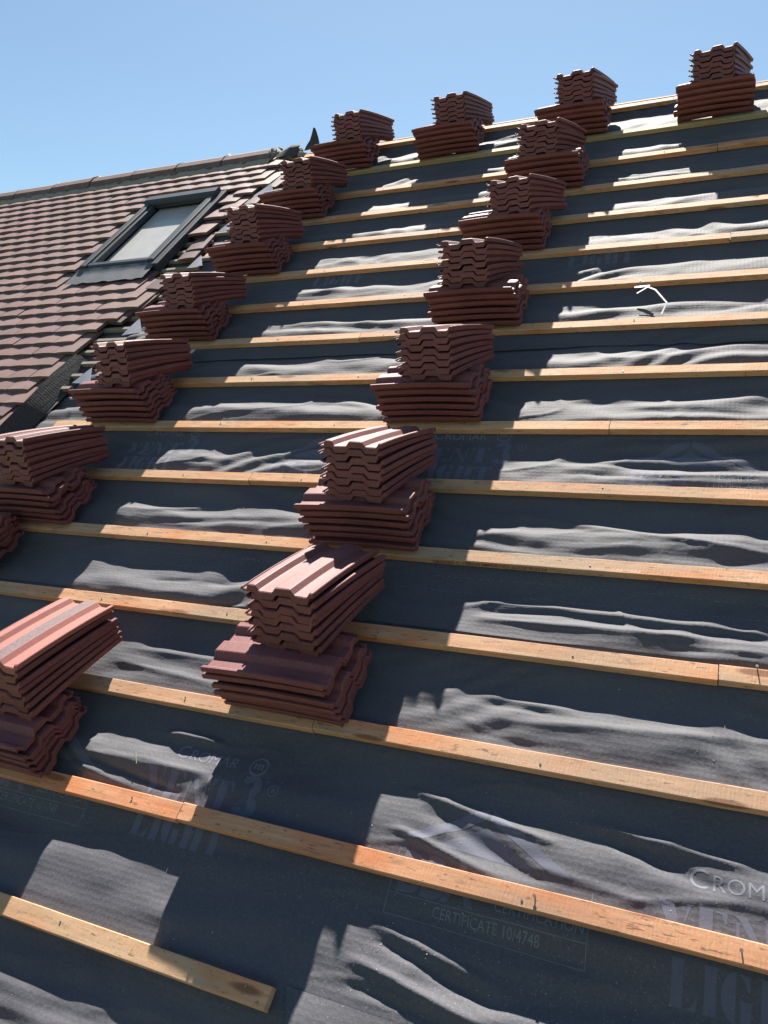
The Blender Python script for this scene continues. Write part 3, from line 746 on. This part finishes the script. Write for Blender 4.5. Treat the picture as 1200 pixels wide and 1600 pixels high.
# black felt sticking up at the ridge and the folded piece beside it
tf = ribbon('torn_felt', [[(-9.02, 0.40, .02), (-8.80, 0.38, .03), (-8.58, 0.36, .02)],
                          [(-8.93, 0.42, .055), (-8.78, 0.44, .065), (-8.60, 0.44, .06)],
                          [(-8.83, 0.47, .085), (-8.74, 0.50, .095), (-8.62, 0.50, .09)],
                          [(-8.77, 0.54, .120), (-8.72, 0.55, .125), (-8.65, 0.56, .12)],
                          [(-8.73, 0.60, .150), (-8.71, 0.60, .152), (-8.68, 0.60, .148)]], M['felt_old'], roof, 'torn black felt standing up at the ridge')
tf2 = ribbon('folded_felt', [[(-9.70, 0.15, .03), (-9.45, 0.12, .04), (-9.12, 0.15, .03)], [(-9.58, 0.40, .045), (-9.30, 0.42, .075), (-9.08, 0.40, .06)],
                             [(-9.5, 0.50, .02), (-9.25, 0.52, .055), (-9.0, 0.55, .075)]], M['felt_old'], roof)

# ------------------------------------------------------------------ stacked interlocking tiles
W_, L_T = 0.250, 0.404
TOP = [(0, 6), (3, 9), (6, 9), (9, 3), (21, 3), (27, 18), (30, 20), (49, 20), (53, 18), (63, 4), (67, 2), (108, 2), (112, 4), (123, 18), (127, 20), (170, 20), (174, 18), (185, 4), (189, 2), (226, 2), (230, 4), (238, 16), (241, 17), (248, 17), (250, 15)]
def thick(x, y): return 6 if x < 22 else ((23 - 6 * min(1, y / 0.2)) if x < 236 else 15)
def tile_mesh(seed):
    r = random.Random(seed); ys = [0, .004, .05, .12, .20, .29, .36, .400, .404]; V = []; F = []; n = len(TOP)
    ph = r.uniform(0, 6)
    for j, y in enumerate(ys):
        cam_ = 0.0055 * (1 - (2 * y / L_T - 1) ** 2)
        end = j in (0, len(ys) - 1)
        for i, (x, z) in enumerate(TOP):
            chip = 0.0016 * math.sin(x * .11 + ph) * math.sin(x * .037 + 2 * ph) if end else 0
            zz = z / 1000 + cam_ - (0.0022 if end else 0)
            V.append((x / 1000, y + chip, zz)); V.append((x / 1000 + (0.0015 if i == 0 else -0.0012 if i == n - 1 else 0), y + chip, z / 1000 + cam_ - thick(x, y) / 1000))
    def id_(j, i, b): return (j * n + i) * 2 + b
    m = len(ys)
    for j in range(m - 1):
        for i in range(n - 1):
            F.append((id_(j, i, 0), id_(j, i + 1, 0), id_(j + 1, i + 1, 0), id_(j + 1, i, 0)))
            F.append((id_(j, i, 1), id_(j + 1, i, 1), id_(j + 1, i + 1, 1), id_(j, i + 1, 1)))
        F.append((id_(j, 0, 0), id_(j + 1, 0, 0), id_(j + 1, 0, 1), id_(j, 0, 1)))
        F.append((id_(j, n - 1, 0), id_(j, n - 1, 1), id_(j + 1, n - 1, 1), id_(j + 1, n - 1, 0)))
    for i in range(n - 1):
        F.append((id_(0, i, 0), id_(0, i, 1), id_(0, i + 1, 1), id_(0, i + 1, 0)))
        F.append((id_(m - 1, i, 0), id_(m - 1, i + 1, 0), id_(m - 1, i + 1, 1), id_(m - 1, i, 1)))
    me = mesh('interlocking_tile', V, F); me.materials.append(M['tile']); return me
TM = [tile_mesh(40 + i) for i in range(4)]
ORD = ['top', 'second from top', 'third from top', 'fourth from top', 'fifth from top', 'sixth from top', 'seventh from top', 'eighth from top']
proto = {}
def put_tile(i, mw, label, color, mat=None):
    me = TM[i % 4]
    if mat is not None: me = me.copy(); me.materials.clear(); me.materials.append(mat)
    o = link('interlocking_tile', me)
    o.matrix_world = PL @ mw; o.color = (*color, 1)
    tag(o, label, 'roof tile', 'red tiles piled on the battens')
def pile(desc, ur, vf, nlow, nup, dup, seed, grey=False, yaw_up=8.0, drec=0.0):
    """ur: right end of the lower stack, vf: its front edge on the batten (gauges); dup: shift of the upper stack's right side"""
    r = random.Random(seed); yaw_up += r.uniform(-2.5, 2.5); lean = r.uniform(-1.2, 1.2); out = r.randrange(1, 5)
    tint = lambda: tuple((lambda g_: (g_ * r.uniform(.97, 1.04), g_ * r.uniform(.95, 1.05), g_ * r.uniform(.95, 1.05)))(r.gauss(1.0, 0.07)))
    tb = 0.0188; dphi = 3.2; ph0 = 1.5
    x0 = ur * S - L_T; yb = vf * S + W_ * math.cos(rad(ph0))
    for k in range(nlow):
        phi = rad(ph0 + k * dphi); c_, s_ = math.cos(phi), math.sin(phi)
        ex, ey = r.uniform(-.005, .005), r.uniform(-.005, .005)
        if k == nlow - 1: ex -= 0.012
        if k == out: ex -= r.uniform(0.006, 0.022)
        m = Matrix(((0, 1, 0, x0 + ex), (-c_, 0, s_, yb + ey), (s_, 0, c_, 0.016 + k * tb), (0, 0, 0, 1)))
        m = m @ Matrix.Translation((W_ / 2, L_T / 2, 0)) @ Matrix.Rotation(rad(r.uniform(-.8, .8)), 4, 'Z') @ Matrix.Translation((-W_ / 2, -L_T / 2, 0))
        put_tile(r.randrange(4), m, 'red tile, %s in lower lengthwise stack, %s' % (ORD[nlow - 1 - k], desc), tint())
    if nup == 0: return
    phT = rad(ph0 + (nlow - 1) * dphi); zb = 0.016 + (nlow - 1) * tb
    rec = 0.100 + drec
    zf = zb + (W_ - rec) * math.sin(phT) + 0.020 + 0.021
    p0 = math.asin(max(0.05, (zf - 0.030) / L_T)); dp = rad(1.15)
    yf = vf * S + rec
    hy, hz = yf + L_T * math.cos(p0), zf - L_T * math.sin(p0)
    pm = p0 + dp * nup / 2
    for k in range(nup):
        phi = p0 + k * dp; c_, s_ = math.cos(phi), math.sin(phi)
        step = 0.0200 * k
        oy = hy + step * math.sin(pm) - L_T * c_; oz = hz + step * math.cos(pm) + L_T * s_
        ex, ey = r.uniform(-.006, .006), r.uniform(-.006, .006)
        m = Matrix(((1, 0, 0, (ur + dup) * S - W_ + ex), (0, c_, s_, oy + ey), (0, -s_, c_, oz), (0, 0, 0, 1)))
        m = m @ Matrix.Translation((W_, 0, 0)) @ Matrix.Rotation(rad(-yaw_up + r.uniform(-1.2, 1.2)), 4, 'Z') @ Matrix.Rotation(rad(lean), 4, 'Y') @ Matrix.Translation((-W_, 0, 0))
        top_ = k == nup - 1
        lb = 'red tile, %s in upper crosswise stack, %s' % (ORD[nup - 1 - k], desc)
        if grey and top_: lb = 'weathered red tile with grey lichen band, top of bottom left pile'
        put_tile(r.randrange(4), m, lb, (1, 1, 1) if (grey and top_) else tint(), M['tile_grey'] if (grey and top_) else None)
pile('bottom pile, left column', -5.498, -14.115, 5, 7, -0.083, 1, grey=True, drec=0.020, yaw_up=4)
pile('pile cut by the left edge', -8.08, -11.98, 6, 0, 0, 2)
pile('second pile up, left column', -7.519, -11.115, 6, 7, -0.235, 3, drec=-0.045)
pile('third pile up, left column', -7.379, -9.115, 6, 7, -0.135, 4, drec=-0.045)
pile('fourth pile up, left column', -7.465, -7.115, 6, 6, -0.103, 5, drec=-0.045)
pile('fifth pile up, left column', -7.193, -5.115, 6, 7, -0.180, 6, drec=-0.045)
pile('sixth pile up, left column', -7.096, -3.115, 6, 6, -0.091, 7, drec=-0.045)
pile('leftmost ridge pile', -6.872, -1.015, 6, 6, -0.056, 8, drec=-0.045, yaw_up=11)
pile('bottom pile, middle column', -2.829, -13.115, 6, 7, -0.208, 11, drec=0.030, yaw_up=5)
pile('second pile up, middle column', -2.782, -11.115, 6, 7, -0.237, 12, drec=-0.035, yaw_up=6)
pile('third pile up, middle column', -2.619, -9.115, 6, 7, -0.221, 13, drec=-0.045)
pile('fourth pile up, middle column', -2.536, -7.115, 6, 7, -0.348, 14, drec=-0.045)
pile('fifth pile up, middle column', -2.576, -5.115, 6, 6, -0.148, 15, drec=-0.045, yaw_up=11)
pile('sixth pile up, middle column', -2.311, -3.115, 6, 6, -0.351, 16, drec=-0.045, yaw_up=11)
pile('third ridge pile from left', -2.191, -1.015, 6, 6, -0.205, 17, drec=-0.045, yaw_up=11)
pile('second ridge pile from left', -4.611, -1.015, 6, 6, -0.148, 18, drec=-0.045, yaw_up=11)
pile('rightmost ridge pile', 0.194, -1.015, 6, 6, -0.303, 19, drec=-0.045, yaw_up=11)

# ------------------------------------------------------------------ small loose things
def strip(points, width, thickk, name):
    bm = bmesh.new(); prev = None
    pts = [Vector((u * S, v * S, z)) for u, v, z in points]
    for i, p in enumerate(pts):
        d = (pts[min(i + 1, len(pts) - 1)] - pts[max(i - 1, 0)]).normalized(); sd = d.cross(Vector((0, 0, 1))).normalized() * width / 2; n_ = Vector((0, 0, thickk))
        ring = [bm.verts.new(p - sd), bm.verts.new(p + sd), bm.verts.new(p + sd + n_), bm.verts.new(p - sd + n_)]
        if prev:
            for a in range(4): bm.faces.new((prev[a], prev[(a + 1) % 4], ring[(a + 1) % 4], ring[a]))
        else: bm.faces.new(list(reversed(ring)))
        prev = ring
    bm.faces.new(prev)
    return bm_mesh(name, bm)
o = link('plastic_strip', strip([(-1.13, -6.45, .005), (-1.0, -6.36, .015), (-0.90, -6.44, .015), (-0.74, -6.72, .006), (-0.79, -6.93, -.004)], 0.007, 0.003, 'plastic_strip'), M['plastic'])
o.matrix_world = PL; tag(o, 'thin bent white plastic strip lying on sunlit felt between battens', 'plastic strip')
o = link('plastic_strip', strip([(-1.17, -6.30, .006), (-0.98, -6.33, .014)], 0.011, 0.003, 'plastic_strip'), M['plastic'])
o.matrix_world = PL; tag(o, 'short straight white plastic strip beside the bent strip', 'plastic strip')
zs = [float(felt_z(np.array([u]), np.array([v]))[0]) + 0.003 for u, v in ((-4.78, -13.66), (-4.70, -13.76))]
o = link('wood_splinter', strip([(-4.78, -13.66, zs[0]), (-4.74, -13.71, (zs[0] + zs[1]) / 2 + 0.001), (-4.70, -13.76, zs[1])], 0.0025, 0.0015, 'wood_splinter'), M['oldwood'])
o.matrix_world = PL; tag(o, 'tiny pale splinter lying on sunlit felt above the second lowest batten', 'splinter')
# crumbs of tile and sawdust on the felt and battens
bm = bmesh.new(); rg = random.Random(21)
for i in range(2600):
    u = rg.uniform(-8.5, 2.0); v = rg.uniform(-16.2, -6) if rg.random() < .5 else rg.uniform(-15.9, -12.5)
    if rg.random() < .35: u = rg.uniform(-2.4, 1.0); v = rg.uniform(-15.8, -14.2)
    k_, tt = gap_frac(np.array([v]))
    if tt[0] < 0.16: continue
    z = float(sheet_z(np.array([u]), np.array([v]), sheet_of(v))[0]); s_ = rg.choice([.0004, .0006, .0007, .0008, .0013]) 
    c_ = Vector((u * S, v * S, z + s_ * .6))
    vs_ = [bm.verts.new(c_ + Vector((rg.uniform(-1, 1), rg.uniform(-1, 1), rg.uniform(-.6, 1))) * s_ * 1.5) for _ in range(4)]
    for f in ((0, 1, 2), (0, 2, 3), (0, 3, 1), (1, 3, 2)): bm.faces.new([vs_[q] for q in f])
o = link('grit', bm_mesh('grit', bm), M['grit']); o.matrix_world = PL
tag(o, 'crumbs of mortar and sawdust scattered over the felt', 'grit', None, 'stuff')
